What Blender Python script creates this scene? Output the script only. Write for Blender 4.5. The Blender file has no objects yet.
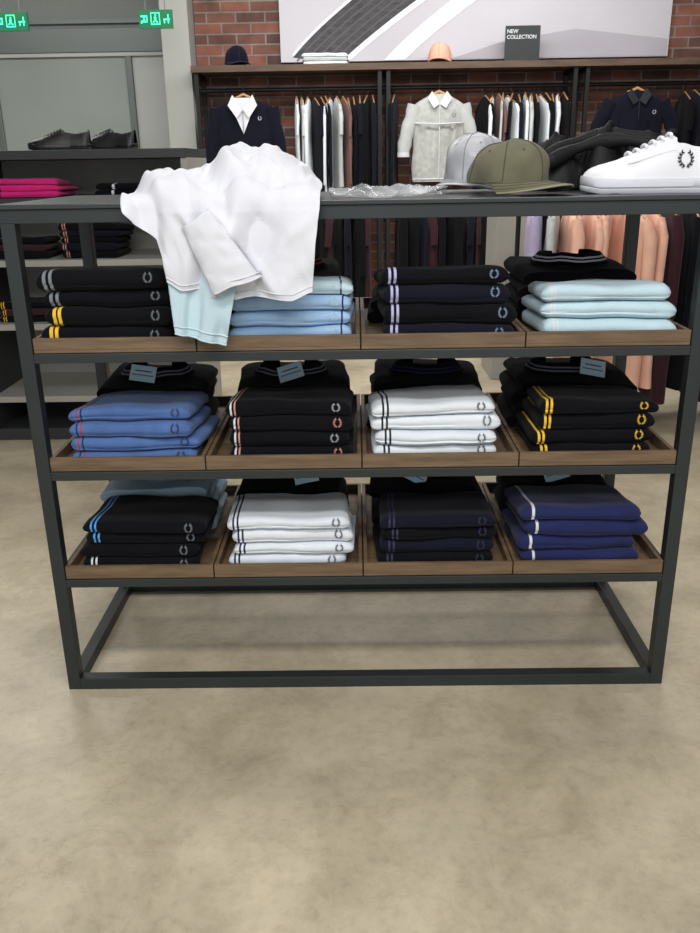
import bpy, bmesh, math, random
from mathutils import Vector, Matrix, noise
random.seed(7)
scene = bpy.context.scene
try:
    scene.view_settings.view_transform = 'Standard'
    scene.view_settings.look = 'None'
except Exception:
    pass

# ------------------------------------------------------------------ helpers
def lin(c):
    out = []
    for x in c:
        x = x / 255.0
        out.append(x / 12.92 if x <= 0.04045 else ((x + 0.055) / 1.055) ** 2.4)
    return out

def nz(x, y=0.0, z=0.0):
    return noise.noise(Vector((x, y, z)))

def mat(name, rgb, rough=0.8, metal=0.0, var=0.0, vscale=12.0, bump=0.0, bscale=300.0, sheen=0.0,
        spec=0.5, emit=0.0, coat=0.0, stretch=None):
    m = bpy.data.materials.new(name)
    m.use_nodes = True
    nt = m.node_tree
    b = nt.nodes['Principled BSDF']
    l = lin(rgb)
    b.inputs['Base Color'].default_value = (*l, 1)
    b.inputs['Roughness'].default_value = rough
    b.inputs['Metallic'].default_value = metal
    b.inputs['Specular IOR Level'].default_value = spec
    if sheen:
        b.inputs['Sheen Weight'].default_value = sheen
    if coat:
        b.inputs['Coat Weight'].default_value = coat
    if emit:
        b.inputs['Emission Color'].default_value = (*l, 1)
        b.inputs['Emission Strength'].default_value = emit
    tc = nt.nodes.new('ShaderNodeTexCoord')
    vec = tc.outputs['Object']
    if stretch:
        mp = nt.nodes.new('ShaderNodeMapping')
        mp.inputs['Scale'].default_value = stretch
        nt.links.new(vec, mp.inputs['Vector'])
        vec = mp.outputs['Vector']
    if var:
        n = nt.nodes.new('ShaderNodeTexNoise')
        n.inputs['Scale'].default_value = vscale
        n.inputs['Detail'].default_value = 5
        nt.links.new(vec, n.inputs['Vector'])
        r = nt.nodes.new('ShaderNodeValToRGB')
        r.color_ramp.elements[0].position = 0.3
        r.color_ramp.elements[1].position = 0.7
        r.color_ramp.elements[0].color = (*[max(0, x * (1 - var)) for x in l], 1)
        r.color_ramp.elements[1].color = (*[min(1, x * (1 + var)) for x in l], 1)
        nt.links.new(n.outputs['Fac'], r.inputs['Fac'])
        nt.links.new(r.outputs['Color'], b.inputs['Base Color'])
    if bump:
        n2 = nt.nodes.new('ShaderNodeTexNoise')
        n2.inputs['Scale'].default_value = bscale
        n2.inputs['Detail'].default_value = 3
        nt.links.new(vec, n2.inputs['Vector'])
        bp = nt.nodes.new('ShaderNodeBump')
        bp.inputs['Strength'].default_value = bump
        bp.inputs['Distance'].default_value = 0.002
        nt.links.new(n2.outputs['Fac'], bp.inputs['Height'])
        nt.links.new(bp.outputs['Normal'], b.inputs['Normal'])
    return m

def fabric(name, rgb, var=0.08, sheen=0.1):
    return mat(name, rgb, rough=0.95, var=var, vscale=14, bump=0.5, bscale=420, sheen=sheen, spec=0.12)

class MB:
    def __init__(self):
        self.v = []; self.f = []; self.m = []; self.mats = []
    def mi(self, m):
        if m not in self.mats:
            self.mats.append(m)
        return self.mats.index(m)
    def face(self, idx, m):
        self.f.append(tuple(idx)); self.m.append(self.mi(m))
    def poly(self, pts, m):
        b = len(self.v)
        self.v += [tuple(p) for p in pts]
        self.face(range(b, b + len(pts)), m)
    def box(self, x0, x1, y0, y1, z0, z1, m):
        b = len(self.v)
        self.v += [(x0,y0,z0),(x1,y0,z0),(x1,y1,z0),(x0,y1,z0),(x0,y0,z1),(x1,y0,z1),(x1,y1,z1),(x0,y1,z1)]
        for q in ((0,3,2,1),(4,5,6,7),(0,1,5,4),(1,2,6,5),(2,3,7,6),(3,0,4,7)):
            self.face([b + i for i in q], m)
    def tube(self, pts, rad, m, n=10, cap=True, flat=1.0):
        pts = [Vector(p) for p in pts]
        if not hasattr(rad, '__len__'):
            rad = [rad] * len(pts)
        rings = []
        up = None
        for i, p in enumerate(pts):
            d = (pts[min(i+1, len(pts)-1)] - pts[max(i-1, 0)]).normalized()
            if up is None:
                up = Vector((0, 1, 0)) if abs(d.y) < 0.9 else Vector((1, 0, 0))
            a = d.cross(up).normalized(); bb = a.cross(d).normalized()
            up = bb
            ring = []
            for k in range(n):
                t = 2 * math.pi * k / n
                ring.append(p + a * rad[i] * math.cos(t) + bb * rad[i] * flat * math.sin(t))
            rings.append(ring)
        self.loft(rings, m, cap)
    def loft(self, rings, m, cap=True, closed=True, mfun=None):
        n = len(rings[0]); base = len(self.v)
        for r in rings:
            self.v += [tuple(p) for p in r]
        for i in range(len(rings) - 1):
            for k in range(n if closed else n - 1):
                a = base + i*n + k; b = base + i*n + (k+1) % n
                self.face((a, b, b + n, a + n), mfun(i, k) if mfun else m)
        if cap and closed:
            self.face([base + k for k in range(n)][::-1], mfun(0, 0) if mfun else m)
            self.face([base + (len(rings)-1)*n + k for k in range(n)], mfun(len(rings)-2, 0) if mfun else m)
    def xform(self, start, M):
        for i in range(start, len(self.v)):
            self.v[i] = tuple(M @ Vector(self.v[i]))
    def obj(self, name, smooth=True, bevel=0.0, sub=0, recalc=True, parent=None, loc=None, angle=45, solid=0.0):
        me = bpy.data.meshes.new(name)
        me.from_pydata(self.v, [], self.f)
        for m in self.mats:
            me.materials.append(m)
        me.polygons.foreach_set('material_index', self.m)
        if recalc:
            bm = bmesh.new(); bm.from_mesh(me)
            bmesh.ops.recalc_face_normals(bm, faces=bm.faces)
            bm.to_mesh(me); bm.free()
        if smooth:
            me.polygons.foreach_set('use_smooth', [True] * len(me.polygons))
            me.set_sharp_from_angle(angle=math.radians(angle))
        me.update()
        o = bpy.data.objects.new(name, me)
        scene.collection.objects.link(o)
        if parent:
            o.parent = parent
        if loc:
            o.location = loc
        if solid:
            s = o.modifiers.new('thick', 'SOLIDIFY'); s.thickness = solid; s.offset = 0
        if bevel:
            b = o.modifiers.new('bevel', 'BEVEL'); b.width = bevel; b.segments = 2
            b.limit_method = 'ANGLE'; b.angle_limit = math.radians(50)
        if sub:
            s = o.modifiers.new('sub', 'SUBSURF'); s.levels = sub; s.render_levels = sub
        return o

# ------------------------------------------------------------------ materials
M_metal = mat('charcoal_metal', (37, 43, 44), rough=0.45, metal=0.1, var=0.12, vscale=6)
M_metal_top = mat('charcoal_top', (46, 51, 53), rough=0.3, metal=0.1, var=0.1, vscale=5)
M_wood = mat('walnut_tray', (104, 84, 62), rough=0.55, var=0.28, vscale=9, stretch=(1.0, 4, 10))
M_wood_d = mat('dark_wood', (84, 66, 52), rough=0.6, var=0.3, vscale=6, stretch=(1, 6, 8))
M_black_m = mat('black_metal', (22, 22, 23), rough=0.5, metal=0.3)

BLACK = fabric('black_pique', (13, 14, 19), sheen=0.03)
BLACK2 = mat('black_nylon', (11, 11, 13), rough=0.6, var=0.1, bump=0.4, bscale=90, spec=0.25)
NAVY_D = fabric('dark_navy_pique', (20, 21, 34), sheen=0.04)
NAVY = fabric('navy_pique', (36, 41, 84))
BLUE = fabric('denim_blue_pique', (76, 104, 156), 0.16)
SKY = fabric('sky_blue_pique', (156, 188, 222))
AQUA = fabric('pale_aqua_pique', (184, 208, 218), 0.04)
WHITE = fabric('white_pique', (214, 221, 228), 0.03)
WHITE2 = fabric('white_cotton', (208, 210, 218), 0.03)
GREYB = fabric('grey_blue_pique', (170, 194, 210))
PEACH = fabric('peach_cotton', (226, 178, 156))
LILAC = fabric('lilac_cotton', (170, 160, 190))
BURG = fabric('burgundy_cotton', (56, 30, 38))
BROWN = fabric('brown_cotton', (112, 82, 78))
GREY = fabric('grey_cotton', (140, 142, 146))
LGREY = fabric('light_grey_cotton', (186, 190, 190))
PINK = fabric('magenta_cotton', (216, 44, 130))
OLIVE = fabric('olive_twill', (98, 97, 79), 0.16)
OLIVE_D = fabric('olive_seam', (76, 75, 59))
OLIVE_L = fabric('olive_edge', (140, 138, 118))
S_white = mat('tip_white', (205, 208, 214), rough=0.85)
S_lilac = mat('tip_lilac', (168, 168, 204), rough=0.85)
S_yel = mat('tip_yellow', (222, 180, 54), rough=0.85)
S_red = mat('tip_red', (160, 56, 56), rough=0.85)
S_org = mat('tip_coral', (190, 132, 118), rough=0.85)
S_black = mat('tip_black', (22, 24, 34), rough=0.85)
S_navy = mat('tip_navy', (30, 34, 74), rough=0.85)
S_navyl = mat('tip_indigo', (40, 42, 74), rough=0.85)
S_blue = mat('tip_blue', (80, 146, 210), rough=0.85)
S_grey = mat('tip_grey', (112, 118, 124), rough=0.85)
S_green = mat('tip_green', (40, 110, 70), rough=0.85)
L_sky = mat('logo_blue', (120, 136, 165), rough=0.9)
L_wht = mat('logo_silver', (158, 162, 170), rough=0.9)
TAG = mat('tag_card', (196, 226, 238), rough=0.6)

# ------------------------------------------------------------------ shirts
def wreath(mb, fn, cx, m, size=0.011):
    """laurel wreath: two leafy branches joined at the bottom, open at the top"""
    for side in (-1, 1):
        for k in range(6):
            a = math.radians(-78 + k * 25)
            px = side * math.cos(a) * size * 0.85
            pz = math.sin(a) * size
            for ta, off in ((a + math.pi / 2 + 0.75, -0.02), (a + math.pi / 2 - 0.55, 0.02)):
                dx, dz = side * math.cos(ta), math.sin(ta)
                ln, wd = size * 0.28, size * 0.11
                qx, qz = px + dx * ln * 0.6, pz + dz * ln * 0.6
                nx, nzz = -dz, dx
                pts = [(qx - dx*ln, qz - dz*ln), (qx + nx*wd, qz + nzz*wd), (qx + dx*ln, qz + dz*ln), (qx - nx*wd, qz - nzz*wd)]
                mb.poly([fn(cx + p[0], p[1]) for p in pts], m)

def shirt_stack(name, x0, x1, yf, yb, zb, n, th, cols, stripes, logos, seed, collar=None, tag=None):
    mb = MB()
    dr = 1 if yb > yf else -1
    XC = (x0 + x1) / 2
    tilts = [0.0] + [random.uniform(-0.018, 0.018) for _ in range(n)]
    hv = [0.0]
    for k in range(n):
        hv.append(hv[-1] + random.uniform(0.88, 1.12))
    hv = [h * n / hv[-1] for h in hv]
    def lvl(x, y, k):
        amp = 0.0 if k == 0 else (0.005 if k < n else 0.008)
        rear = abs(y - yf) / abs(yb - yf)
        endd = min(1, max(0, (abs(x - XC) / ((x1 - x0) / 2) - 0.75) / 0.25))
        return (zb + hv[k] * th * (1 - 0.14 * rear) + amp * nz(x * 9 + seed, y * 9, k * 2.3 + seed)
                + tilts[k] * (x - XC) - 0.006 * endd ** 2 * k / n)
    for k in range(n):
        ox = random.uniform(-0.008, 0.008); ow = random.uniform(-0.012, 0.008)
        oy = random.uniform(0.0, 0.018)
        a0, a1 = x0 + ox, x1 + ox + ow
        W = a1 - a0
        st = stripes[k % len(stripes)] if stripes else []
        xs = {0.0, 0.003, 0.008, 0.016, W - 0.016, W - 0.008, W - 0.003, W}
        for o, w, _ in st:
            xs.add(o); xs.add(o + w)
        for i in range(1, 36):
            c = W * i / 36
            if all(abs(c - q) > 0.0035 for q in xs):
                xs.add(c)
        xs = sorted(xs)
        ry = 0.55 * th
        gpos = random.uniform(-0.6, -0.2)
        prof = []
        for i in range(5):
            prof.append((0.95 - i * 0.2, -1.0, 'b'))
        for i in range(17):
            ph = math.radians(-88 + 11 * i)
            prof.append((ph, 0, 'f'))
        for i in range(8):
            prof.append((0.09 + i * 0.124, 1.0, 't'))
        def yfront(dx, ph):
            sn, cs = math.sin(ph), math.cos(ph)
            s = math.copysign(abs(sn) ** 0.75, sn)
            yy = ry * (1 - cs)
            yy += 0.0042 * math.exp(-((s - gpos - 0.25 * nz(dx * 6, k, seed)) / 0.13) ** 2)
            return s, yy
        def common(dx):
            return oy + 0.012 * nz(dx * 7 + k * 5.1, seed, 0.3) + 0.003 * nz(dx * 34, k * 3.0, seed)
        rings = []
        skew = random.uniform(-0.06, 0.07)
        for dx in xs:
            e = min(dx, W - dx)
            ef = 0.35 + 0.65 * min(1, math.sqrt(max(0, e) / 0.016))
            ring = []
            for p in prof:
                if p[2] == 'f':
                    s, yy = yfront(dx, p[0])
                else:
                    s = p[1]
                    yy = ry + (abs(yb - yf) - ry) * p[0]
                yy += common(dx) + (1 - ef) * 0.014 * (1 if yy < 0.1 else 0)
                y = yf + dr * yy
                x = a0 + dx + skew * yy + 0.004 * nz(y * 14, k * 3.7, seed)
                zt = lvl(x, y, k + 1) - 0.0006; z0 = lvl(x, y, k) + 0.0006
                zm = (zt + z0) / 2
                ring.append((x, y, zm + (zt - z0) / 2 * s * ef))
            rings.append(ring)
        base = cols[k % len(cols)]
        def mf(i, kk, xs=xs, st=st, base=base):
            c = (xs[i] + xs[min(i+1, len(xs)-1)]) / 2
            for o, w, mm in st:
                if o <= c <= o + w:
                    return mm
            return base
        mb.loft(rings, base, True, True, mf)
        lg = logos[k % len(logos)] if logos else None
        if lg:
            cx = W - 0.036
            def fn(x, s, k=k, a0=a0):
                q = max(-0.9, min(0.97, (s + 0.0035) / (th / 2)))
                ph = math.asin(math.copysign(abs(q) ** (1 / 0.75), q))
                yy = ry * (1 - math.cos(ph)) + common(x) - 0.0030
                y = yf + dr * yy
                X = a0 + x
                z = (lvl(X, y, k) + lvl(X, y, k + 1)) / 2 + q * (lvl(X, y, k + 1) - lvl(X, y, k)) / 2
                return (X, y, z + 0.0012)
            wreath(mb, fn, cx, lg, 0.0098)
    ztop = zb + n * th * 0.93
    if collar:
        cm, sts = collar
        cx, cy = (x0 + x1) / 2, (yf * 0.45 + yb * 0.55)
        rows = []
        prof = [(0, -0.004), (0, 0.02), (0.003, 0.03), (0.012, 0.030), (0.02, 0.022), (0.024, 0.018), (0.027, 0.014), (0.031, 0.010), (0.036, 0.004)]
        cols_ = 25
        for (dr_, dz) in prof:
            r = []
            for j in range(cols_):
                a = math.radians(-60 + 300 * j / (cols_ - 1))
                r.append((cx + math.cos(a) * (0.068 + dr_), cy + math.sin(a) * (0.048 + dr_) * dr, ztop + dz + 0.006 * nz(j * 0.4, seed)))
            rows.append(r)
        mb.loft(rows, cm, False, False, lambda i, kk: (sts if i in (4, 6) else cm))
    if tag:
        cx, cy = (x0 + x1) / 2 + tag[0], (yf + yb) / 2 + tag[1]
        s = len(mb.v)
        mb.box(-0.034, 0.034, -0.0008, 0.0008, 0, 0.045, TAG)
        mb.box(-0.022, 0.022, -0.0012, 0.0, 0.028, 0.031, S_navy)
        mb.box(-0.028, 0.028, -0.0012, 0.0, 0.016, 0.019, S_grey)
        mb.xform(s, Matrix.Translation((cx, cy, ztop + tag[3])) @ Matrix.Rotation(tag[2], 4, 'Y') @ Matrix.Rotation(math.radians(-35), 4, 'X'))
    return mb.obj(name, angle=60)

# ------------------------------------------------------------------ display table
TX0, TX1, TY0, TY1 = -0.772, 0.790, 1.895, 2.465
P = 0.032
SH = [0.902, 0.614, 0.326]
mb = MB()
for xa in (TX0, TX1 - P):
    for ya in (TY0, TY1 - P):
        mb.box(xa, xa + P, ya, ya + P, 0.0, 1.186, M_metal)
def ring(mb, z0, z1, t=P, inset=0.0):
    a = inset
    mb.box(TX0 + P, TX1 - P, TY0 + a, TY0 + a + t, z0, z1, M_metal)
    mb.box(TX0 + P, TX1 - P, TY1 - a - t, TY1 - a, z0, z1, M_metal)
    mb.box(TX0 + a, TX0 + a + t, TY0 + P, TY1 - P, z0, z1, M_metal)
    mb.box(TX1 - a - t, TX1 - a, TY0 + P, TY1 - P, z0, z1, M_metal)
ring(mb, 0.0, 0.032)
for s in SH:
    ring(mb, s - 0.025, s - 0.003, 0.026)
    mb.box(TX0 + 0.03, TX1 - 0.03, TY0 + 0.03, TY1 - 0.03, s - 0.010, s - 0.003, M_metal)
mb.box(TX0, TX1, TY0, TY1, 1.186, 1.216, M_metal)
mb.box(TX0 - 0.012, TX1 + 0.012, TY0 - 0.006, TY1 + 0.006, 1.216, 1.226, M_metal_top)
mb.obj('display_table', smooth=False, bevel=0.0015)

tw = (TX1 - TX0 - 2 * P) / 4
def tray_x(c):
    return TX0 + P + c * tw
for s in SH:
    for c in range(4):
        mb = MB()
        a, b = tray_x(c) + 0.0015, tray_x(c) + tw - 0.0015
        y0, y1 = TY0 + 0.004, TY1 - 0.004
        z0, z1 = s - 0.002, s + 0.032
        mb.box(a, b, y0, y1, z0, z0 + 0.007, M_wood)
        mb.box(a, b, y0, y0 + 0.010, z0 + 0.007, z1, M_wood)
        mb.box(a, b, y1 - 0.010, y1, z0 + 0.007, z1, M_wood)
        mb.box(a, a + 0.010, y0 + 0.01, y1 - 0.01, z0 + 0.007, z1, M_wood)
        mb.box(b - 0.010, b, y0 + 0.01, y1 - 0.01, z0 + 0.007, z1, M_wood)
        mb.obj('wooden_tray', smooth=False, bevel=0.001)

def dbl(m, o=0.022, w=0.005, g=0.006):
    return [(o, w, m), (o + w + g, w, m)]
none = [[]]
FR = {
 (0,0): dict(x=(-.722,-.418), n=4, th=.044, cols=[BLACK], st=[dbl(S_yel,.022,.008,.004), dbl(S_yel,.022,.008,.004), dbl(S_grey,.02,.007), dbl(S_grey,.02,.007)], lg=[S_grey]),
 (0,1): dict(x=(-.300,-.018), n=4, th=.037, cols=[SKY, SKY, SKY, AQUA], st=[[(0.26, .004, S_navy)]], lg=[AQUA]),
 (0,2): dict(x=(.058,.358), n=4, th=.043, cols=[NAVY_D, BLACK], st=[dbl(S_lilac,.016,.006,.006)], lg=[L_sky]),
 (0,3): dict(x=(.425,.730), n=3, th=.042, cols=[AQUA], st=[dbl(S_white, .02, .004, .004)], lg=[None]),
 (1,0): dict(x=(-.700,-.395), n=4, th=.035, cols=[BLUE], st=[[(0.02,.004,S_navy),(0.03,.004,S_red)], [(0.02,.004,S_red),(0.03,.004,S_navy)]], lg=[S_navyl]),
 (1,1): dict(x=(-.315,-.015), n=4, th=.038, cols=[BLACK], st=[[(0.012,.005,S_white),(0.022,.004,S_org)]], lg=[S_org, L_wht]),
 (1,2): dict(x=(.040,.345), n=4, th=.036, cols=[WHITE], st=[dbl(S_black,.024,.005,.006)], lg=[S_black]),
 (1,3): dict(x=(.425,.715), n=4, th=.036, cols=[BLACK], st=[dbl(S_yel,.014,.006,.005)], lg=[S_yel]),
 (2,0): dict(x=(-.695,-.393), n=4, th=.034, cols=[BLACK], st=[dbl(S_white), [], dbl(S_blue), dbl(S_blue)], lg=[S_grey]),
 (2,1): dict(x=(-.325,-.020), n=4, th=.035, cols=[WHITE], st=[dbl(S_navy,.014,.005,.006)], lg=[S_navy]),
 (2,2): dict(x=(.055,.350), n=4, th=.034, cols=[BLACK, NAVY_D], st=[dbl(S_navyl)], lg=[S_navyl]),
 (2,3): dict(x=(.410,.712), n=4, th=.040, cols=[NAVY], st=[[(0.026,.007,S_white)]], lg=[S_navy]),
}
RE = {
 (0,0): (BLACK, S_green, 3), (0,1): (BLACK, S_red, 4), (0,2): (BLACK, S_grey, 2), (0,3): (BLACK, S_white, 4),
 (1,0): (BLACK, S_grey, 4), (1,1): (BLACK, S_grey, 4), (1,2): (BLACK, S_navy, 4), (1,3): (BLACK, S_grey, 4),
 (2,0): (GREYB, S_navy, 4), (2,1): (BLACK, S_grey, 4), (2,2): (BLACK, S_grey, 4), (2,3): (BLACK, S_white, 4)}
for (r, c), d in FR.items():
    a, b = d['x']
    zb = SH[r] + 0.006
    shirt_stack('folded_shirt_stack', a, b, TY0 + 0.026, TY0 + 0.255, zb, d['n'], d['th'], d['cols'], d['st'], d['lg'], r * 7.3 + c * 3.1 + 1)
    col, stc, n = RE[(r, c)]
    tag = None
    if r == 1 and c in (0, 1, 3):
        tag = ([-.02, .01, 0, .06][c], -0.112, [.15, -.3, 0, .2][c], 0.004)
    if r == 2 and c in (1, 2, 3):
        tag = ([0, .04, -.04, -.01][c], -0.112, [0, -.2, .5, -.3][c], -0.004)
    a = tray_x(c) + 0.035; b = a + 0.295
    shirt_stack('folded_shirt_stack', a, b, TY1 - 0.030, TY0 + 0.290, zb, n, 0.036, [col], none, None, r * 5.7 + c * 2.3 + 40, collar=(col, stc), tag=tag)

# ------------------------------------------------------------------ white garment draped over the table
def interp(tab, t):
    for i in range(len(tab) - 1):
        if t <= tab[i+1][0]:
            a, b = tab[i], tab[i+1]
            k = (t - a[0]) / (b[0] - a[0] + 1e-9)
            k = k * k * (3 - 2 * k) * 0.5 + k * 0.5
            return a[1] + (b[1] - a[1]) * k
    return tab[-1][1]
def ridge(v, s=2.2):
    # smooth-topped fold profile
    q = min(1.0, abs(v) * s)
    return 0.5 + 0.5 * math.cos(math.pi * q)
mb = MB()
NU, NV = 120, 130
left = [(0,-.40),(.12,-.44),(.25,-.475),(.40,-.500),(.5,-.495),(.6,-.47),(.72,-.425),(.85,-.412),(1,-.408)]
right = [(0,-.12),(.12,-.09),(.25,-.075),(.4,-.072),(.5,-.074),(.62,-.080),(.75,-.086),(1,-.094)]
crest = [(0,1.236),(.15,1.25),(.35,1.283),(.55,1.305),(.68,1.325),(.82,1.295),(1,1.240)]
bottom = [(0,1.065),(.1,1.045),(.22,1.048),(.32,1.03),(.42,1.022),(.6,1.030),(.85,1.022),(1,1.04)]
grid = []
for j in range(NV):
    b = j / (NV - 1)
    row = []
    for i in range(NU):
        a = i / (NU - 1)
        xl, xr = interp(left, b), interp(right, b)
        xx = xl + (xr - xl) * a
        cz = interp(crest, a)
        if b < 0.15:
            k = b / 0.15
            y = 2.28 - 0.14 * k; z = 1.232 + (cz - 1.232) * math.sin(k * math.pi / 2)
        elif b < 0.45:
            k = (b - 0.15) / 0.30
            y = 2.14 - 0.235 * k
            z = cz + (1.243 - cz) * (k ** 1.7)
        else:
            k = (b - 0.45) / 0.55
            zbm = interp(bottom, a)
            if k < 0.12:
                q = k / 0.12
                y = 1.905 - 0.034 * math.sin(q * math.pi / 2); z = 1.243 - 0.03 * (1 - math.cos(q * math.pi / 2))
            else:
                q = (k - 0.12) / 0.88
                y = 1.871 - 0.010 * math.sin(q * 3)
                z = 1.213 + (zbm - 1.213) * q
        s_arc = (1.75 - z) + (y - 1.87) * -1.0
        dx_ = xx + 0.19; dl = 1.75 - (z - (y - 1.87))
        ang = math.atan2(dx_, 0.16 + max(0, dl - 0.15))
        w1 = nz(xx * 5 + 3, (z + y) * 3, 1.7)
        top = max(0.0, min(1.0, (0.50 - b) / 0.12))
        f0 = ridge(nz(ang * 4.4 + 1.3 + w1 * 0.9, dl * 1.5, 6.6), 2.6)
        fd = ridge(nz((xx * 0.7 + z * 0.9) * 9 + w1, (xx - z) * 2.2, 12.2), 2.6)
        f1 = ridge(nz(xx * 12 + w1 * 3, (z - y) * 8 + w1, 4.2), 2.4)
        f2 = ridge(nz(xx * 26 + 9, (z - y) * 17 + xx * 8, 8.1), 2.2)
        disp = (0.026 + 0.006 * top) * f0 + 0.012 * fd + (0.004 + 0.014 * top) * f1 + (0.0015 + 0.005 * top) * f2 - 0.008
        edge = min(1, a / 0.06, (1 - a) / 0.06)
        if b < 0.45:
            z += max(0, disp) * (0.3 + 0.7 * math.sin(min(1, b / 0.1) * 1.57)) * (0.3 + 0.7 * edge); y += 0.3 * disp
        else:
            kk = min(1, (b - 0.45) / 0.08)
            y -= max(0, disp) * kk + 0.004; z += (1 - kk) * max(0, disp) * (0.3 + 0.7 * edge)
        row.append((xx, y, z))
    grid.append(row)
mb.loft(grid, WHITE2, False, False)
for rr in (-1, -5):
    mb.tube([(p[0], p[1] - 0.0012, p[2]) for p in grid[rr]], 0.0012, WHITE2, 5)
# short sleeve hanging on the front of the drape
rings = []
for s in range(18):
    t = s / 17
    cx = -0.335 + 0.080 * t; cz = 1.195 - 0.140 * t; cy = 1.832
    rings.append([(cx + (0.030 + 0.022 * t) * math.cos(q) , cy + 0.016 * math.sin(q) + 0.005 * nz(q * 2, t * 6), cz + 0.018 * math.cos(q) + 0.006 * nz(q, t * 5)) for q in [2 * math.pi * k / 28 for k in range(28)]])
mb.loft(rings, WHITE2, False)
for zz in (0.002, 0.013):
    r = rings[-1]
    mb.tube([(p[0], p[1], p[2] + zz) for p in r] + [(r[0][0], r[0][1], r[0][2] + zz)], 0.0018, WHITE2, 5, cap=False)
mb.obj('draped_white_shirt', recalc=True, angle=180, solid=0.0015, sub=1)
# pale blue garment hanging out below the white one
mb = MB()
grid = []
for j in range(50):
    t = j / 49
    row = []
    for i in range(36):
        a = i / 35
        xl = -0.412 + 0.010 * t; xr = -0.232 - 0.060 * t
        zb_ = 0.950 - 0.030 * a
        x = xl + (xr - xl) * a
        z = 1.165 + (zb_ - 1.165) * t
        y = 1.868 - 0.014 * ridge(nz(x * 22 + 0.6 * t, t * 1.2, 2.7), 2.5) * min(1, t * 2) - 0.006 * math.sin(t * 3)
        row.append((x, y, z))
    grid.append(row)
mb.loft(grid, AQUA, False, False)
for rr in (-1, -5):
    mb.tube([(p[0], p[1] - 0.001, p[2]) for p in grid[rr]], 0.0014, AQUA, 5)
mb.obj('draped_pale_blue_shirt', angle=180, solid=0.0015)

# ------------------------------------------------------------------ clothes heap (black) on the table
mb = MB()
K, N = 90, 30
def heap_part(cx, cy, rx, ry, h, zb, m, seed):
    rows = []
    for i in range(N + 1):
        r = i / N
        row = []
        for k in range(K):
            a = 2 * math.pi * k / K
            ca, sa = math.cos(a), math.sin(a)
            ed = 1 + 0.16 * nz(ca * 1.5 + seed, sa * 1.5, 2)
            x = cx + rx * r * ca * ed; y = cy + ry * r * sa * ed
            base = h * (1 - r ** 3.2) * (0.85 + 0.55 * nz(ca * r * 2.2 + seed, sa * r * 2.2, 5))
            fold = ridge(nz(x * 13 + seed + y * 6, y * 8, 3.3), 2.6) * 0.034 * (1 - r ** 6) + ridge(nz(x * 30 + seed, y * 22, 5.3), 2.4) * 0.010 * (1 - r ** 6)
            row.append((x, y, zb + 0.002 + max(0, base + fold * (1 - r * 0.3))))
        rows.append(row)
    mb.loft(rows, m, False, True)
    mb.face(range(len(mb.v) - K, len(mb.v)), m)
heap_part(0.665, 2.32, 0.150, 0.105, 0.128, 1.226, BLACK2, 3.0)
heap_part(0.540, 2.335, 0.110, 0.095, 0.098, 1.226, BLACK2, 8.5)
for q in range(2):
    pts = []
    for k in range(16):
        t = k / 15
        pts.append((0.48 + 0.28 * t, 2.235 + 0.03 * q + 0.02 * math.sin(t * 5), 1.268 + 0.075 * math.sin(0.3 + t * 2.1) + 0.014 * q))
    mb.tube(pts, [0.016 + 0.004 * math.sin(k) for k in range(16)], BLACK2, 10, flat=0.5)
mb.obj('black_clothes_heap', angle=180)

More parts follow.
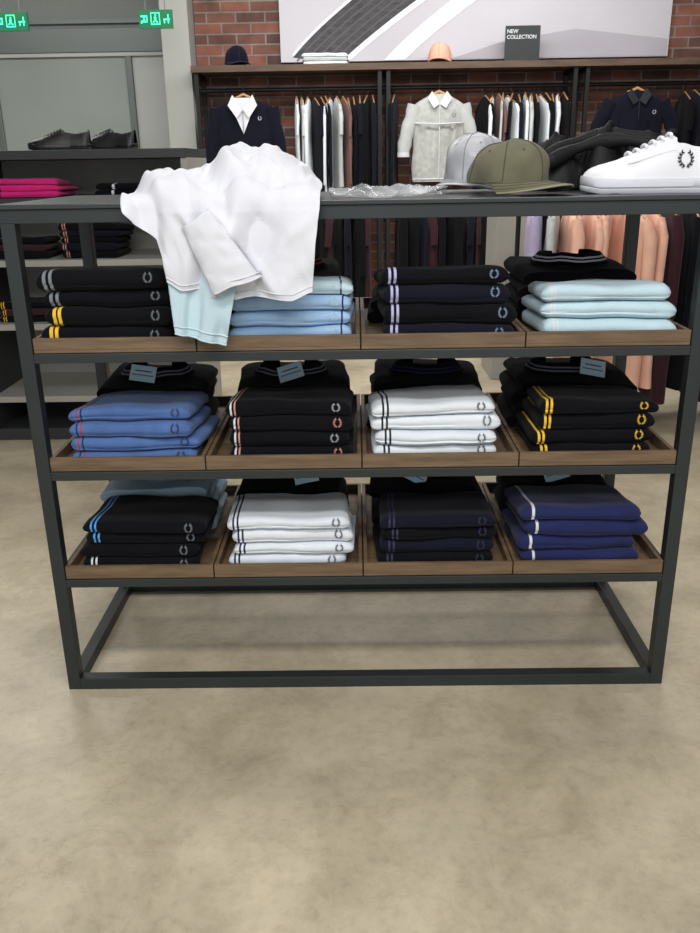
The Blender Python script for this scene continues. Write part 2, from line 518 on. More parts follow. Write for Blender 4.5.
# ------------------------------------------------------------------ caps
def cap(name, loc, yaw, m, mseam, sc=1.0, tilt=0.0, medge=None, crush=0.0, ch=0.110):
    mb = MB()
    K = 60
    def crown(t, a, e=1.0):
        r = math.cos(t) ** 0.68
        if t > math.radians(89.5): r = 0.02
        z = ch * math.sin(t) ** 0.95
        front = max(0, math.cos(a))
        pan = 1 + 0.018 * abs(math.sin(3 * a)) * math.sin(2 * t)
        wob = 1 + (0.02 + crush) * nz(math.cos(a) * 2.4 + sc, math.sin(a) * 2.4, t * 2.2)
        x = 0.100 * r * math.cos(a) * wob * pan + 0.010 * front * math.sin(t * 2)
        y = 0.084 * r * math.sin(a) * wob * pan
        zc = z + 0.012 + 0.008 * front * math.sin(t) + crush * 0.25 * nz(math.cos(a) * 1.5, math.sin(a) * 1.5, 3) * math.sin(t) * math.cos(t)
        return (x * e, y * e, zc + (e - 1) * 0.1 * math.sin(t))
    rings = []
    for i in range(17):
        t = math.radians(i * 90 / 16)
        rings.append([crown(t, 2 * math.pi * k / K) for k in range(K)])
    mb.loft(rings, m)
    for k in range(6):
        a = 2 * math.pi * k / 6
        mb.tube([crown(math.radians(i * 87 / 14), a, 1.006) for i in range(15)], 0.0014, mseam, 5)
        a2 = a + math.pi / 6
        c = Vector(crown(math.radians(50), a2, 1.005))
        mb.tube([c, c * 1.01], [0.0035, 0.002], mseam, 8)
    zt = ch + 0.010
    mb.tube([(0, 0, zt), (0, 0, zt + 0.006), (0, 0, zt + 0.008)], [0.009, 0.008, 0.002], m, 12)
    mb.tube([(0.101 * math.cos(q), 0.085 * math.sin(q), 0.014) for q in [2 * math.pi * k / 40 for k in range(41)]], 0.0022, mseam, 6, cap=False)
    top, bot = [], []
    n = 31
    for layer, dz in ((top, 0.0016), (bot, -0.0016)):
        for j in range(9):
            t = j / 8
            row = []
            for i in range(n):
                a = math.radians(-80 + 160 * i / (n - 1))
                reach = 0.078 * max(0.0, math.cos(a * 0.98)) ** 0.5
                x = 0.098 * math.cos(a) + reach * t * (0.9 + 0.1 * math.cos(a))
                y = 0.083 * math.sin(a) * (1 + 0.08 * t)
                z = 0.016 - 0.016 * (y / 0.084) ** 2 * t - 0.007 * t + dz
                row.append((x, y, z))
            layer.append(row)
    mb.loft(top + bot[::-1], m, False, False)
    for row in (2, 4, 6):
        mb.tube([(p[0], p[1], p[2] + 0.0003) for p in top[row]], 0.0008, mseam, 4)
    mb.tube([(p[0], p[1], p[2] - 0.0016) for p in top[8]], 0.0022, medge or mseam, 6)
    M = Matrix.Translation(loc) @ Matrix.Rotation(yaw, 4, 'Z') @ Matrix.Rotation(tilt, 4, 'Y') @ Matrix.Scale(sc, 4)
    mb.xform(0, M)
    return mb.obj(name, angle=50)
cap('baseball_cap', (0.352, 2.055, 1.240), math.radians(-52), OLIVE, OLIVE_D, 0.98, 0.0, OLIVE_L, 0.05, 0.088)
PCLR = mat('light_grey_twill', (168, 170, 177), rough=0.55, coat=0.2, var=0.12, vscale=20)
cap('baseball_cap', (0.318, 2.285, 1.240), math.radians(-120), PCLR, GREY, 1.0, 0.0, S_white, 0.10, 0.108)

# plastic bag lying flat
mp = bpy.data.materials.new('clear_plastic'); mp.use_nodes = True
nt = mp.node_tree; bs = nt.nodes['Principled BSDF']
bs.inputs['Base Color'].default_value = (0.7, 0.74, 0.78, 1); bs.inputs['Roughness'].default_value = 0.12
bs.inputs['Alpha'].default_value = 0.34
mb = MB()
rows = []
for j in range(46):
    row = []
    for i in range(60):
        x = -0.055 + 0.260 * i / 59; y = 1.91 + 0.24 * j / 45
        x += 0.012 * nz(y * 12, 3); y += 0.012 * nz(x * 12, 7)
        z = 1.228 + 0.040 * max(0, 0.55 - abs(nz(x * 8 + 2, y * 7 + x * 5, 1.1)) * 2.5) + 0.012 * max(0, nz(x * 25, y * 25, 5))
        row.append((x, y, z))
    rows.append(row)
mb.loft(rows, mp, False, False)
mb.obj('plastic_bag', angle=35)

# ------------------------------------------------------------------ shoes
M_leather = mat('white_leather', (214, 216, 222), rough=0.45, bump=0.15, bscale=500)
M_sole = mat('white_rubber', (198, 200, 208), rough=0.6)
M_ln = mat('sole_line', (140, 142, 150), rough=0.6)
M_lace = mat('white_lace', (222, 224, 230), rough=0.9)
M_bl = mat('black_leather', (16, 16, 18), rough=0.45)
def shoe(name, loc, yaw, mu, ms, mline, mlace, mlogo=None, sc=1.0, hs=1.0):
    mb = MB()
    L = 0.30
    T = [0, .02, .06, .12, .2, .3, .4, .48, .55, .62, .7, .8, .9, .96, 1.0]
    Wd = [.012, .026, .038, .046, .051, .052, .049, .046, .043, .040, .038, .038, .037, .031, .018]
    Hh = [.030, .040, .049, .055, .061, .072, .086, .098, .106, .106, .098, .094, .100, .108, .104]
    def W(t):
        return interp(list(zip(T, Wd)), t)
    def H(t):
        return 0.024 + (interp(list(zip(T, Hh)), t) - 0.024) * hs
    nS = 40
    out = []
    for i in range(nS + 1):
        t = i / nS
        out.append((t * L, W(t) + 0.003))
    loop = [(x, -w) for x, w in out] + [(x, w) for x, w in out[::-1]]
    rings = []
    for z, g in ((0.0, -0.002), (0.003, 0.0), (0.0085, 0.001), (0.0095, -0.0003), (0.0115, -0.0003), (0.0125, 0.001), (0.024, 0.001), (0.028, -0.001)):
        rings.append([(x + (0.001 if x < L/2 else -0.001) * (-g * 1000) * 0.5, y * (1 + g / 0.045), z + (0.006 * (1 - x / 0.03) if x < 0.03 else 0)) for x, y in loop])
    mb.loft(rings, ms, True, True, lambda i, k: mline if i == 3 else ms)
    rings = []
    K = 25
    for i in range(50):
        t = 0.004 + 0.992 * i / 49
        w, h = W(t), H(t)
        ring_ = []
        for k in range(K):
            a = math.pi * k / (K - 1)
            c, s = math.cos(a), math.sin(a)
            pw = 0.75 if t < 0.35 else 0.62
            y = -w * math.copysign(abs(c) ** pw, c) * (1 - 0.38 * s * min(1, t * 2.5))
            z = 0.024 + (h - 0.024) * s ** 0.8
            if 0.58 < t < 0.975 and 0.3 < k / (K-1) < 0.7:
                z -= 0.035 * min(1, (0.2 - abs(k/(K-1) - 0.5)) / 0.08) * min(1, (t - 0.58) / 0.04, (0.975 - t) / 0.03)
            ring_.append((t * L, y, z))
        rings.append(ring_)
    mb.loft(rings, mu, False, False)
    for sgn in (-1, 1):
        rows = []
        for q in range(5):
            row = []
            for k in range(14):
                t = 0.27 + 0.31 * k / 13
                f = 0.40 + 0.42 * q / 4
                hh = H(t); w = W(t)
                c = f; s = math.sqrt(max(0, 1 - c ** 2))
                row.append((t * L, sgn * w * (c ** 0.7) * (1 - 0.38 * s * min(1, t * 2.5)) * 1.02, 0.024 + (hh - 0.024) * s ** 0.8 + 0.0022))
            rows.append(row)
        mb.loft(rows, mu, False, False)
    for q in range(6):
        t = 0.29 + q * 0.05
        h = H(t); w = W(t)
        pts = [(t * L + 0.002 * math.sin(k), -w * 0.42 + w * 0.84 * k / 6, h + 0.0045 - 0.006 * (abs(k - 3) / 3) ** 2) for k in range(7)]
        mb.tube(pts, 0.0036, mlace, 6)
    for sgn in (-1, 1):
        pts = [((0.86 + 0.05 * math.sin(k / 8 * 3.1)) * L, sgn * W(0.86) * (1.0 - 0.28 * (k / 8) ** 2), 0.026 + 0.066 * k / 8 * hs) for k in range(9)]
        mb.tube(pts, 0.0012, mline, 5)
    if mlogo:
        def fn(x, s):
            t = x / L; w = W(t)
            zz = 0.064 + s
            q = min(0.99, max(0.0, (zz - 0.024) / (H(t) - 0.024))) ** (1 / 0.8)
            c = math.sqrt(1 - q * q)
            return (x, -(w * c ** 0.62 * (1 - 0.38 * q) + 0.003), zz)
        wreath(mb, fn, 0.635 * L, mlogo, 0.0145)
    mb.xform(0, Matrix.Translation(loc) @ Matrix.Rotation(yaw, 4, 'Z') @ Matrix.Scale(sc, 4))
    return mb.obj(name, angle=50)
shoe('sneaker', (0.516, 2.03, 1.2265), math.radians(-6), M_leather, M_sole, M_ln, M_lace, S_black, 1.13)

# ------------------------------------------------------------------ side fixture on the left
M_panel = mat('grey_laminate', (158, 157, 151), rough=0.6, var=0.08, vscale=3)
M_dark = mat('dark_laminate', (46, 48, 50), rough=0.5)
mb = MB()
FX0, FX1, FY0, FY1 = -2.9, -0.76, 4.05, 4.60
mb.box(FX0, FX1, FY0, FY1, 1.335, 1.375, M_dark)
mb.box(FX0, FX1, FY1 - 0.02, FY1, 0.06, 1.335, M_panel)
mb.box(FX0, FX0 + 0.03, FY0, FY1 - 0.02, 0.06, 1.335, M_panel)
mb.box(FX1 - 0.03, FX1, FY0 + 0.01, FY1 - 0.02, 0.06, 1.335, M_panel)
mb.box(-1.84, -1.81, FY0 + 0.01, FY1 - 0.02, 0.06, 1.335, M_dark)
for z in (1.14, 0.86, 0.56, 0.20):
    mb.box(FX0 + 0.03, FX1 - 0.03, FY0 + 0.005, FY1 - 0.02, z, z + 0.03, M_dark if z > 1 else M_panel)
mb.box(FX0, FX1, FY0 + 0.02, FY1, 0.0, 0.06, M_dark)
mb.obj('shelving_cabinet', smooth=False, bevel=0.002)
shirt_stack('folded_shirt_stack', -1.67, -1.37, 4.08, 4.34, 1.171, 3, 0.028, [PINK], [[(0.02, .006, S_black)]], None, 91)
shirt_stack('folded_shirt_stack', -1.20, -0.93, 4.08, 4.34, 1.171, 2, 0.030, [BLACK], [[(0.08, .012, S_white)]], None, 95)
k = 0
for z in (0.89, 0.59, 0.23):
    for x in ((-2.35, -1.74, -1.40) if z > .3 else (-2.35,)):
        k += 1
        shirt_stack('folded_shirt_stack', x, x + 0.28, 4.09, 4.36, z + 0.001, [5, 4, 3][k % 3], 0.033, [[BLACK, NAVY_D], [BLACK], [BLACK, BURG]][k % 3], [dbl([S_green, S_yel, S_white, S_org][k % 4])], None, 100 + k)
shoe('loafer', (-1.52, 4.20, 1.3765), math.radians(6), M_bl, M_bl, M_bl, M_bl, None, 0.95, 0.85)
shoe('loafer', (-1.32, 4.36, 1.3765), math.radians(-12), M_bl, M_bl, M_bl, M_bl, None, 0.95, 0.85)

# ------------------------------------------------------------------ hanging garments
M_hang = mat('hanger_wood', (176, 134, 88), rough=0.5)
def side_garment(mb, x, y, zt, ln, m, w, seed, dep=0.21):
    s0 = len(mb.v)
    rot = random.uniform(-0.30, 0.30)
    rings = []
    slim = random.uniform(0.7, 1.1)
    lv = [(0, .035, .40), (.012, .06, .6), (.04, .13, .75), (.075, .195, .85), (.10, .21, .9)] + [(.10 + (ln - .10) * q / 9, .205 + 0.010 * nz(q * 0.9, seed), .9 + 0.3 * slim * q / 9) for q in range(1, 10)]
    for dz, ry, wf in lv:
        rg = []
        for k in range(24):
            a = 2 * math.pi * k / 24
            ca, sa = math.cos(a), math.sin(a)
            f = 1 + 0.5 * nz(a * 2.0 + seed, dz * 2, seed)
            rg.append((w / 2 * wf * math.copysign(abs(ca) ** 0.6, ca) * f + 0.010 * nz(dz * 5, seed), ry * dep / .21 * sa, -dz))
        rings.append(rg)
    mb.loft(rings, m)
    sl = random.choice([0.2, 0.45, 0.55])
    mb.tube([(0, -dep * .78, -0.06), (0.004, -dep * .98, -0.14), (0.02 * nz(seed), -dep * 1.02, -0.07 - min(sl, ln - 0.1))], [w * .30, w * .36, w * .30], m, 8)
    mb.tube([(0, 0, 0), (0, 0, 0.045), (0, 0.012, 0.06), (0, 0.02, 0.045)], 0.003, M_black_m, 5)
    mb.tube([(0, -dep * .7, -0.05), (0, 0, 0.012), (0, dep * .7, -0.05)], 0.006, M_hang, 6)
    mb.xform(s0, Matrix.Translation((x, y, zt)) @ Matrix.Rotation(rot, 4, 'Z'))

def row_garments(name, x0, x1, y, zt, ln, mats, n, dep=0.21, jit=0.06):
    mb = MB()
    ws = [random.uniform(0.6, 1.4) for _ in range(n)]
    tot = sum(ws); x = x0
    for i in range(n):
        w = ws[i] / tot * (x1 - x0)
        side_garment(mb, x + w / 2, y, zt - random.uniform(0, 0.02), ln + random.uniform(-jit, jit), mats[i % len(mats)], w * 0.85, random.uniform(0, 50), dep)
        x += w
    return mb.obj(name, angle=60)

def front_garment(name, x, y, zt, w, ln, m, sleeve, msleeve=None, inner=None, collar=None, spread=0.10, zipm=None):
    mb = MB()
    rings = []
    lv = [(0.0, .065, .035), (.02, .10, .045), (.045, w * .36, .055), (.075, w * .47, .065), (.13, w * .5, .07)] + [(.13 + (ln - .13) * q / 10, w * .48 + 0.006 * math.sin(q), .072) for q in range(1, 11)]
    for dz, rx, ry in lv:
        rg = []
        for k in range(48):
            a = 2 * math.pi * k / 48
            f = 1 + 0.35 * nz(math.cos(a) * 6 + x, dz * 3.5, x * 3) * min(1, dz * 5)
            rg.append((x + rx * math.cos(a), y + ry * math.sin(a) * f, zt - dz))
        rings.append(rg)
    mb.loft(rings, m)
    if ln > 0.4:
        rg = rings[-1]
        mb.tube([(p[0], p[1], p[2] + 0.02) for p in rg] + [(rg[0][0], rg[0][1], rg[0][2] + 0.02)], 0.006, collar or m, 5, cap=False)
    ms = msleeve or m
    for s in (-1, 1):
        pts = []; rd = []
        for q in range(9):
            t = q / 8
            pts.append((x + s * (w * .42 + (spread + 0.03 * math.sin(t * 3)) * t), y - 0.01, zt - 0.075 - sleeve * t))
            rd.append(0.064 - 0.018 * t + 0.005 * math.sin(q * 2.3))
        mb.tube(pts, rd, ms, 12, flat=0.7)
        mb.tube([(pts[-1][0], pts[-1][1], pts[-1][2] + 0.03), (pts[-1][0], pts[-1][1], pts[-1][2] - 0.004)], 0.047, collar or ms, 12, flat=0.75)
    mb.tube([(x, y, zt - 0.01), (x, y, zt + 0.05), (x + 0.014, y, zt + 0.075), (x, y, zt + 0.095), (x - 0.014, y, zt + 0.08)], 0.0035, M_black_m, 6)
    mb.tube([(x - 0.07, y, zt - 0.012), (x, y, zt + 0.02), (x + 0.07, y, zt - 0.012)], 0.012, M_hang, 8)
    yf_ = y - 0.082
    if inner:
        mb.poly([(x - 0.075, y - .05, zt - .005), (x + 0.075, y - .05, zt - .005), (x + 0.062, yf_ - .004, zt - .12), (x, yf_ - 0.012, zt - .26), (x - 0.062, yf_ - .004, zt - .12)], inner)
        for s in (-1, 1):
            mb.poly([(x, yf_ - .010, zt - .09), (x + s * .075, y - .065, zt + .015), (x + s * .11, yf_ - .012, zt - .06), (x + s * .045, yf_ - .022, zt - .15)], inner)
        mb.tube([(x, yf_ - .014, zt - .09), (x, yf_ - .016, zt - .25)], 0.003, GREY, 5)
    elif collar:
        for s in (-1, 1):
            mb.poly([(x, y - .075, zt - .07), (x + s * .055, y - .04, zt + .02), (x + s * .09, y - .075, zt - .03), (x + s * .045, y - .092, zt - .10)], collar)
        mb.tube([(x, y - .085, zt - .06), (x, y - .098, zt - (ln * .97 if zipm else .2))], 0.004, zipm or collar, 5)
        if zipm:
            for s in (-1, 1):
                mb.tube([(x + s * w * .44, y - .05, zt - .20), (x + s * .12, y - .088, zt - .205), (x, y - .098, zt - .21)], 0.006, zipm, 5)
    wreath(mb, lambda a, b: (a, y - 0.092, zt - 0.15 + b), x + w * 0.26, S_black if m is M_jack else S_white, 0.013)
    return mb.obj(name, angle=60)
M_jack = mat('grey_print_nylon', (172, 175, 172), rough=0.7, var=0.16, vscale=26)

# wall rack
RY = 6.95
mb = MB()
mb.box(-1.21, 3.2, 6.88, 7.24, 1.95, 1.995, M_wood_d)
for x in (-1.19, 0.18, 0.245, 1.64, 1.73, 3.15):
    mb.box(x, x + 0.03, 6.90, 6.93, 0.0, 1.95, M_black_m)
    mb.box(x, x + 0.03, 7.20, 7.23, 0.0, 1.95, M_black_m)
    mb.box(x, x + 0.03, 6.93, 7.20, 1.92, 1.95, M_black_m)
mb.tube([(-1.19, RY + 0.1, 1.835), (3.18, RY + 0.1, 1.835)], 0.014, M_black_m, 10)
mb.tube([(-1.19, RY + 0.1, 1.02), (3.18, RY + 0.1, 1.02)], 0.014, M_black_m, 10)
mb.box(-1.2, 3.18, 6.90, 7.23, 0.12, 0.16, M_wood_d)
mb.obj('wall_clothing_rack', smooth=True, angle=30)

ZR = 1.775
front_garment('hanging_vest', -0.83, 6.90, ZR, 0.48, 0.66, NAVY_D, 0.50, inner=WHITE2, spread=0.07)
front_garment('hanging_track_jacket', 0.640, 6.90, ZR, 0.41, 0.62, M_jack, 0.36, msleeve=LGREY, collar=WHITE2, spread=0.09, zipm=WHITE2)
front_garment('hanging_polo_shirt', 2.12, 6.90, ZR, 0.44, 0.62, NAVY_D, 0.22, collar=S_black, spread=0.10)
Y2 = RY + 0.1
row_garments('hanging_clothes', -0.46, 0.16, Y2, ZR, 0.70, [WHITE, LGREY, WHITE, NAVY_D, BLACK, NAVY_D, WHITE, LGREY, BROWN, BROWN, BLACK, NAVY_D, BLACK, NAVY_D], 14)
row_garments('hanging_clothes', 0.26, 0.33, Y2, ZR, 0.70, [BLACK, NAVY_D], 2)
row_garments('hanging_clothes', 0.98, 1.62, Y2, ZR, 0.70, [BLACK, WHITE, BROWN, LGREY, WHITE, BLACK, NAVY_D, WHITE, LGREY, BLACK, WHITE, BLACK, NAVY_D, WHITE], 15)
row_garments('hanging_clothes', 2.50, 3.10, Y2, ZR, 0.75, [BLACK, NAVY_D, WHITE, BLACK, LGREY], 10)
row_garments('hanging_clothes', -1.1, 0.12, Y2, 0.965, 0.72, [BLACK, NAVY_D, BLACK, BURG], 16)
row_garments('hanging_clothes', 0.32, 1.58, Y2, 0.965, 0.72, [BLACK, BLACK, NAVY_D, BURG, BLACK], 16)
row_garments('hanging_clothes', 1.80, 3.05, Y2, 0.965, 0.72, [BLACK, NAVY_D, BLACK], 14)

cap('baseball_cap', (-0.885, 7.05, 2.008), math.radians(-70), NAVY_D, S_navy, 1.05)
cap('baseball_cap', (0.655, 7.05, 2.008), math.radians(-100), PEACH, S_org, 1.05)
shirt_stack('folded_shirt_stack', -0.38, -0.04, 6.95, 7.18, 1.996, 3, 0.028, [WHITE, LGREY], none, None, 60)
# small sign
mb = MB()
M_sign = mat('sign_black', (38, 44, 46), rough=0.6)
mb.box(1.14, 1.40, 7.03, 7.045, 1.996, 2.245, M_sign)
mb.box(1.20, 1.34, 7.045, 7.10, 1.996, 2.01, M_sign)
sign = mb.obj('shelf_sign', smooth=False)
for i, tx in enumerate(('NEW', 'COLLECTION')):
    cu = bpy.data.curves.new('sign_text', 'FONT'); cu.body = tx; cu.size = 0.036; cu.extrude = 0.0008; cu.offset = 0.0008
    to = bpy.data.objects.new('sign_text_%d' % i, cu); scene.collection.objects.link(to)
    to.location = (1.150, 7.028, 2.195 - 0.038 * i); to.rotation_euler = (math.radians(90), 0, 0)
    cu.materials.append(S_white); to.parent = sign

# freestanding rack with peach garments
mb = MB()
for x in (0.80, 2.30):
    mb.tube([(x, 4.3, 0.03), (x, 4.3, 1.16)], 0.012, M_black_m, 8)
    mb.tube([(x, 4.05, 0.012), (x, 4.55, 0.012)], 0.012, M_black_m, 8)
mb.tube([(0.80, 4.3, 1.16), (2.30, 4.3, 1.16)], 0.012, M_black_m, 8)
mb.obj('garment_rack', angle=40)
row_garments('hanging_clothes', 0.84, 1.00, 4.3, 1.10, 0.60, [LILAC, LGREY], 2)
row_garments('hanging_clothes', 1.01, 1.26, 4.3, 1.10, 0.70, [PEACH], 3)
row_garments('hanging_clothes', 1.28, 1.46, 4.3, 1.10, 0.92, [PEACH], 2)
row_garments('hanging_clothes', 1.48, 2.25, 4.3, 1.10, 0.90, [BURG, BLACK, BURG, BLACK], 9)

mb = MB(); mb.box(0.84, 1.02, 5.2, 5.6, 0, 1.15, M_panel); mb.box(0.83, 1.03, 5.19, 5.61, 1.15, 1.17, M_dark)
mb.obj('display_plinth', smooth=False, bevel=0.003)

# ------------------------------------------------------------------ poster
M_p1 = mat('poster_print', (190, 188, 196), rough=0.5, var=0.10, vscale=0.9)
M_p2 = mat('poster_band', (62, 60, 64), rough=0.7, var=0.4, vscale=3, stretch=(6, 1, 20))
M_p2b = mat('poster_rib', (84, 82, 86), rough=0.7)
M_p3 = mat('poster_white', (222, 222, 230), rough=0.5)
M_p4 = mat('poster_shade', (168, 165, 174), rough=0.5, var=0.1, vscale=2)
mb = MB()
mb.box(-0.56, 2.42, 7.20, 7.235, 2.04, 2.95, M_p1)
Y = 7.197
def band(cl, w0, w1, m, dy):
    rows = []
    for i in range(len(cl)):
        p = Vector(cl[i]); d = (Vector(cl[min(i+1, len(cl)-1)]) - Vector(cl[max(i-1, 0)])).normalized()
        nn = Vector((d.y, -d.x))
        a = p - nn * w0; b = p + nn * w1
        rows.append([(a.x, Y - dy, max(2.045, min(2.945, a.y))), (b.x, Y - dy, max(2.045, min(2.945, b.y)))])
    mb.loft(rows, m, False, False)
cl = []
for i in range(30):
    t = i / 29
    cl.append((-0.36 + 0.55 * t + 0.75 * t * t, 1.98 + 0.62 * t + 0.30 * t * t))
band(cl, 0.16, 0.18, M_p3, 0.0)
band(cl, 0.14, 0.14, M_p2, 0.001)
for o in (-0.10, -0.05, 0.0, 0.05, 0.10):
    band([(p[0] + o * 0.75, p[1] - o * 0.66) for p in cl], 0.005, 0.005, M_p2b, 0.002)
cl2 = [(p[0] + 0.62, p[1] - 0.03) for p in cl]
band(cl2, 0.08, 0.03, M_p3, 0.001)
mb.poly([(0.75, Y, 2.045), (2.41, Y, 2.045), (2.41, Y, 2.16), (1.7, Y, 2.24), (1.15, Y, 2.16)], M_p4)
mb.obj('wall_poster', smooth=False)

# ------------------------------------------------------------------ room shell
def brick_mat():
    m = bpy.data.materials.new('brick'); m.use_nodes = True
    nt = m.node_tree; b = nt.nodes['Principled BSDF']
    tc = nt.nodes.new('ShaderNodeTexCoord'); sp = nt.nodes.new('ShaderNodeSeparateXYZ'); cb = nt.nodes.new('ShaderNodeCombineXYZ')
    nt.links.new(tc.outputs['Object'], sp.inputs[0]); nt.links.new(sp.outputs['X'], cb.inputs['X']); nt.links.new(sp.outputs['Z'], cb.inputs['Y'])
    br = nt.nodes.new('ShaderNodeTexBrick')
    br.inputs['Color1'].default_value = (*lin((140, 90, 74)), 1)
    br.inputs['Color2'].default_value = (*lin((82, 60, 56)), 1)
    br.inputs['Mortar'].default_value = (*lin((132, 122, 114)), 1)
    br.inputs['Scale'].default_value = 1
    br.inputs['Mortar Size'].default_value = 0.007
    br.inputs['Brick Width'].default_value = 0.225
    br.inputs['Row Height'].default_value = 0.075
    nt.links.new(cb.outputs[0], br.inputs['Vector'])
    n = nt.nodes.new('ShaderNodeTexNoise'); n.inputs['Scale'].default_value = 7; n.inputs['Detail'].default_value = 6
    nt.links.new(cb.outputs[0], n.inputs['Vector'])
    mx = nt.nodes.new('ShaderNodeMixRGB'); mx.blend_type = 'MULTIPLY'; mx.inputs['Fac'].default_value = 0.7
    rp = nt.nodes.new('ShaderNodeValToRGB'); rp.color_ramp.elements[0].position = 0.3; rp.color_ramp.elements[0].color = (.5, .48, .48, 1)
    rp.color_ramp.elements[1].position = 0.65; rp.color_ramp.elements[1].color = (1.15, 1.1, 1.1, 1)
    nt.links.new(n.outputs['Fac'], rp.inputs['Fac'])
    nt.links.new(br.outputs['Color'], mx.inputs['Color1']); nt.links.new(rp.outputs['Color'], mx.inputs['Color2'])
    nt.links.new(mx.outputs['Color'], b.inputs['Base Color'])
    bp = nt.nodes.new('ShaderNodeBump'); bp.invert = True; bp.inputs['Distance'].default_value = 0.01
    nt.links.new(br.outputs['Fac'], bp.inputs['Height']); nt.links.new(bp.outputs['Normal'], b.inputs['Normal'])
    b.inputs['Roughness'].default_value = 0.85
    return m

def floor_mat():
    m = bpy.data.materials.new('polished_concrete'); m.use_nodes = True
    nt = m.node_tree; b = nt.nodes['Principled BSDF']
    tc = nt.nodes.new('ShaderNodeTexCoord')
    def noi(s, d, dist=0.0, rough=0.5):
        n = nt.nodes.new('ShaderNodeTexNoise'); n.inputs['Scale'].default_value = s; n.inputs['Detail'].default_value = d
        n.inputs['Distortion'].default_value = dist; n.inputs['Roughness'].default_value = rough
        nt.links.new(tc.outputs['Object'], n.inputs['Vector']); return n
    def ramp(n, p0, c0, p1, c1, out='Fac'):
        r = nt.nodes.new('ShaderNodeValToRGB')
        r.color_ramp.elements[0].position = p0; r.color_ramp.elements[0].color = (*c0, 1)
        r.color_ramp.elements[1].position = p1; r.color_ramp.elements[1].color = (*c1, 1)
        nt.links.new(n.outputs[out], r.inputs['Fac']); return r
    def mul(a, c, f):
        mx = nt.nodes.new('ShaderNodeMixRGB'); mx.blend_type = 'MULTIPLY'; mx.inputs['Fac'].default_value = f
        nt.links.new(a.outputs['Color'], mx.inputs['Color1']); nt.links.new(c.outputs['Color'], mx.inputs['Color2']); return mx
    n1 = noi(1.5, 12, 0.3, 0.66)
    r1 = ramp(n1, 0.36, lin((166, 156, 136)), 0.64, lin((203, 192, 167)))
    n2 = noi(4.2, 14, 0.5, 0.74)
    r2 = ramp(n2, 0.40, (.74, .72, .68), 0.53, (1, 1, 1))
    n4 = noi(38, 8, 0, 0.75)
    r4 = ramp(n4, 0.36, (.80, .785, .77), 0.52, (1, 1, 1))
    a = mul(mul(r1, r2, 0.6), r4, 0.6)
    vo = nt.nodes.new('ShaderNodeTexVoronoi'); vo.feature = 'DISTANCE_TO_EDGE'; vo.inputs['Scale'].default_value = 1.3
    n3 = noi(3, 8, 0, 0.65); va = nt.nodes.new('ShaderNodeMixRGB'); va.inputs['Fac'].default_value = 0.45
    nt.links.new(tc.outputs['Object'], va.inputs['Color1']); nt.links.new(n3.outputs['Color'], va.inputs['Color2'])
    nt.links.new(va.outputs['Color'], vo.inputs['Vector'])
    r3 = ramp(vo, 0.0, (.66, .60, .54), 0.004, (1, 1, 1), 'Distance')
    a = mul(a, r3, 0.4)
    nt.links.new(a.outputs['Color'], b.inputs['Base Color'])
    rr = nt.nodes.new('ShaderNodeMapRange'); rr.inputs['To Min'].default_value = 0.26; rr.inputs['To Max'].default_value = 0.46
    nt.links.new(n2.outputs['Fac'], rr.inputs['Value']); nt.links.new(rr.outputs['Result'], b.inputs['Roughness'])
    b.inputs['Specular IOR Level'].default_value = 0.5
    return m
M_brick = brick_mat(); M_floor = floor_mat()
M_wallg = mat('grey_plaster', (140, 146, 142), rough=0.8, var=0.05, vscale=2)
M_wallr = mat('warm_plaster', (150, 146, 140), rough=0.85, var=0.05, vscale=2)
M_ceil = mat('ceiling_paint', (120, 120, 118), rough=0.9)
def simple(name, b, m):
    q = MB(); q.box(*b, m); return q.obj(name, smooth=False)
simple('floor', (-4.6, 4.6, -2.5, 8.0, -0.1, 0.0), M_floor)
simple('wall_back', (-1.22, 4.6, 7.25, 7.45, 0, 3.1), M_brick)
simple('wall_left', (-4.6, -4.5, -2.5, 8.0, 0, 3.1), M_wallg)
simple('wall_right', (4.5, 4.6, -2.5, 7.25, 0, 3.1), M_wallr)
simple('ceiling', (-4.6, 4.6, -2.5, 8.0, 3.1, 3.2), M_ceil)
simple('wall_column', (-1.43, -1.225, 7.0, 7.45, 0, 3.1), mat('column_paint', (158, 160, 156), rough=0.6))
simple('wall_back_left', (-4.5, -1.43, 7.7, 7.8, 0, 3.1), M_wallg)
mb = MB()
M_fr = mat('brushed_frame', (112, 118, 116), rough=0.4, metal=0.4)
M_gl = mat('frosted_door_glass', (146, 154, 150), rough=0.25, var=0.08, vscale=1.0)
M_gl2 = mat('door_panel', (180, 184, 182), rough=0.35)
mb.box(-4.45, -1.44, 7.60, 7.69, 2.18, 2.36, M_fr)
mb.box(-4.45, -1.87, 7.64, 7.69, 0.05, 2.15, M_gl)
mb.box(-1.82, -1.44, 7.64, 7.69, 0.05, 2.15, M_gl2)
for x in (-4.4, -3.0, -1.87):
    mb.box(x, x + 0.05, 7.61, 7.69, 0.0, 2.15, M_fr)
mb.box(-4.45, -1.44, 7.61, 7.69, 2.15, 2.18, M_gl2)  # pale strip: bright line of reflected light above the doors, put into the colour
mb.obj('door_1', smooth=False, bevel=0.004)
simple('trim_1', (-4.5, -1.44, 7.66, 7.70, 2.40, 2.43), M_fr)

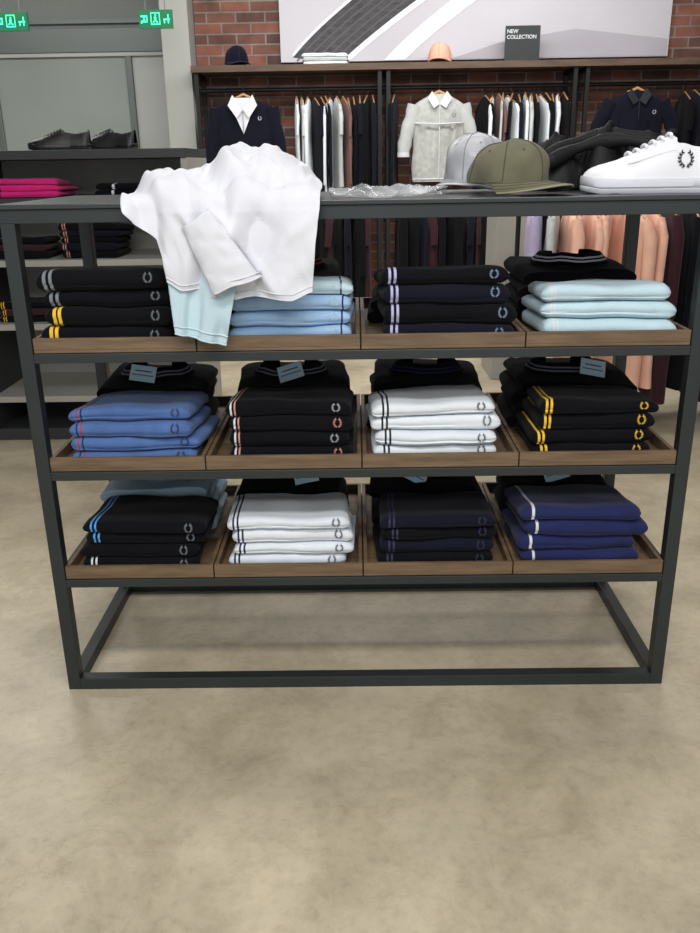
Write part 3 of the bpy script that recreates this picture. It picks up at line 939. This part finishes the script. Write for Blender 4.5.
M_exg = mat('exit_green', (20, 96, 62), rough=0.4, emit=0.25)
M_exb = mat('exit_glow', (60, 255, 170), rough=0.4, emit=1.5)
for x in (-2.36, -1.36):
    mb = MB()
    z = 2.195
    mb.box(x - 0.115, x + 0.115, 6.5, 6.53, z, z + 0.115, M_exg)
    y = 6.497
    def rct(a, b, c, d): mb.poly([(x + a, y, z + c), (x + b, y, z + c), (x + b, y, z + d), (x + a, y, z + d)], M_exb)
    rct(-.100, -.055, .038, .048); rct(-.100, -.055, .070, .080); rct(-.082, -.074, .048, .070); rct(-.100, -.092, .03, .038); rct(-.063, -.055, .048, .07)
    rct(.055, .100, .050, .058); rct(.085, .093, .03, .085); rct(.058, .066, .03, .05)
    rct(-.032, .032, .022, .028); rct(-.032, -.027, .028, .092); rct(.027, .032, .028, .092); rct(-.032, .032, .092, .098)
    rct(-.008, .006, .042, .072); rct(-.003, .007, .076, .085); rct(-.018, -.008, .036, .044); rct(.006, .016, .034, .044)
    mb.box(x - 0.07, x - 0.064, 6.512, 6.518, z + 0.115, 3.1, M_fr)
    mb.box(x + 0.064, x + 0.07, 6.512, 6.518, z + 0.115, 3.1, M_fr)
    mb.obj('exit_sign', smooth=False)

# ------------------------------------------------------------------ lights
def area(name, loc, sx, sy, e, col=(1, 0.975, 0.94), rot=(0, 0, 0)):
    l = bpy.data.lights.new(name, 'AREA'); l.shape = 'RECTANGLE'; l.size = sx; l.size_y = sy
    l.energy = e; l.color = col
    o = bpy.data.objects.new(name, l); scene.collection.objects.link(o)
    o.location = loc; o.rotation_euler = rot
    return o
area('ceiling_light', (0, 0.2, 3.05), 2.6, 0.5, 76, rot=(math.radians(18), 0, 0))
area('ceiling_light', (0.1, 2.5, 3.05), 2.2, 0.4, 18)
area('ceiling_light', (0, -1.4, 3.0), 2.6, 0.5, 72, rot=(math.radians(30), 0, 0))
area('ceiling_light', (0.6, 5.7, 3.05), 3.8, 0.4, 92, rot=(math.radians(20), 0, 0))
area('ceiling_light', (-2.8, 5.6, 3.05), 1.6, 0.8, 42)
area('ceiling_light', (0, 4.2, 3.05), 3.0, 0.4, 40)
w = bpy.data.worlds.new('world'); scene.world = w; w.use_nodes = True
w.node_tree.nodes['Background'].inputs[0].default_value = (0.92, 0.95, 1.0, 1)
w.node_tree.nodes['Background'].inputs[1].default_value = 0.9

# ------------------------------------------------------------------ camera
cd = bpy.data.cameras.new('camera'); cam = bpy.data.objects.new('camera', cd); scene.collection.objects.link(cam)
cd.sensor_fit = 'HORIZONTAL'; cd.sensor_width = 36; cd.lens = 36 * 843 / 700
cd.clip_start = 0.05
Mx = Matrix.Translation((0, 0, 1.3)) @ Matrix.Rotation(math.radians(0.6), 4, 'Z') @ Matrix.Rotation(math.radians(90 - 19.8), 4, 'X') @ Matrix.Rotation(math.radians(-0.9), 4, 'Z')
cam.matrix_world = Mx
scene.camera = cam
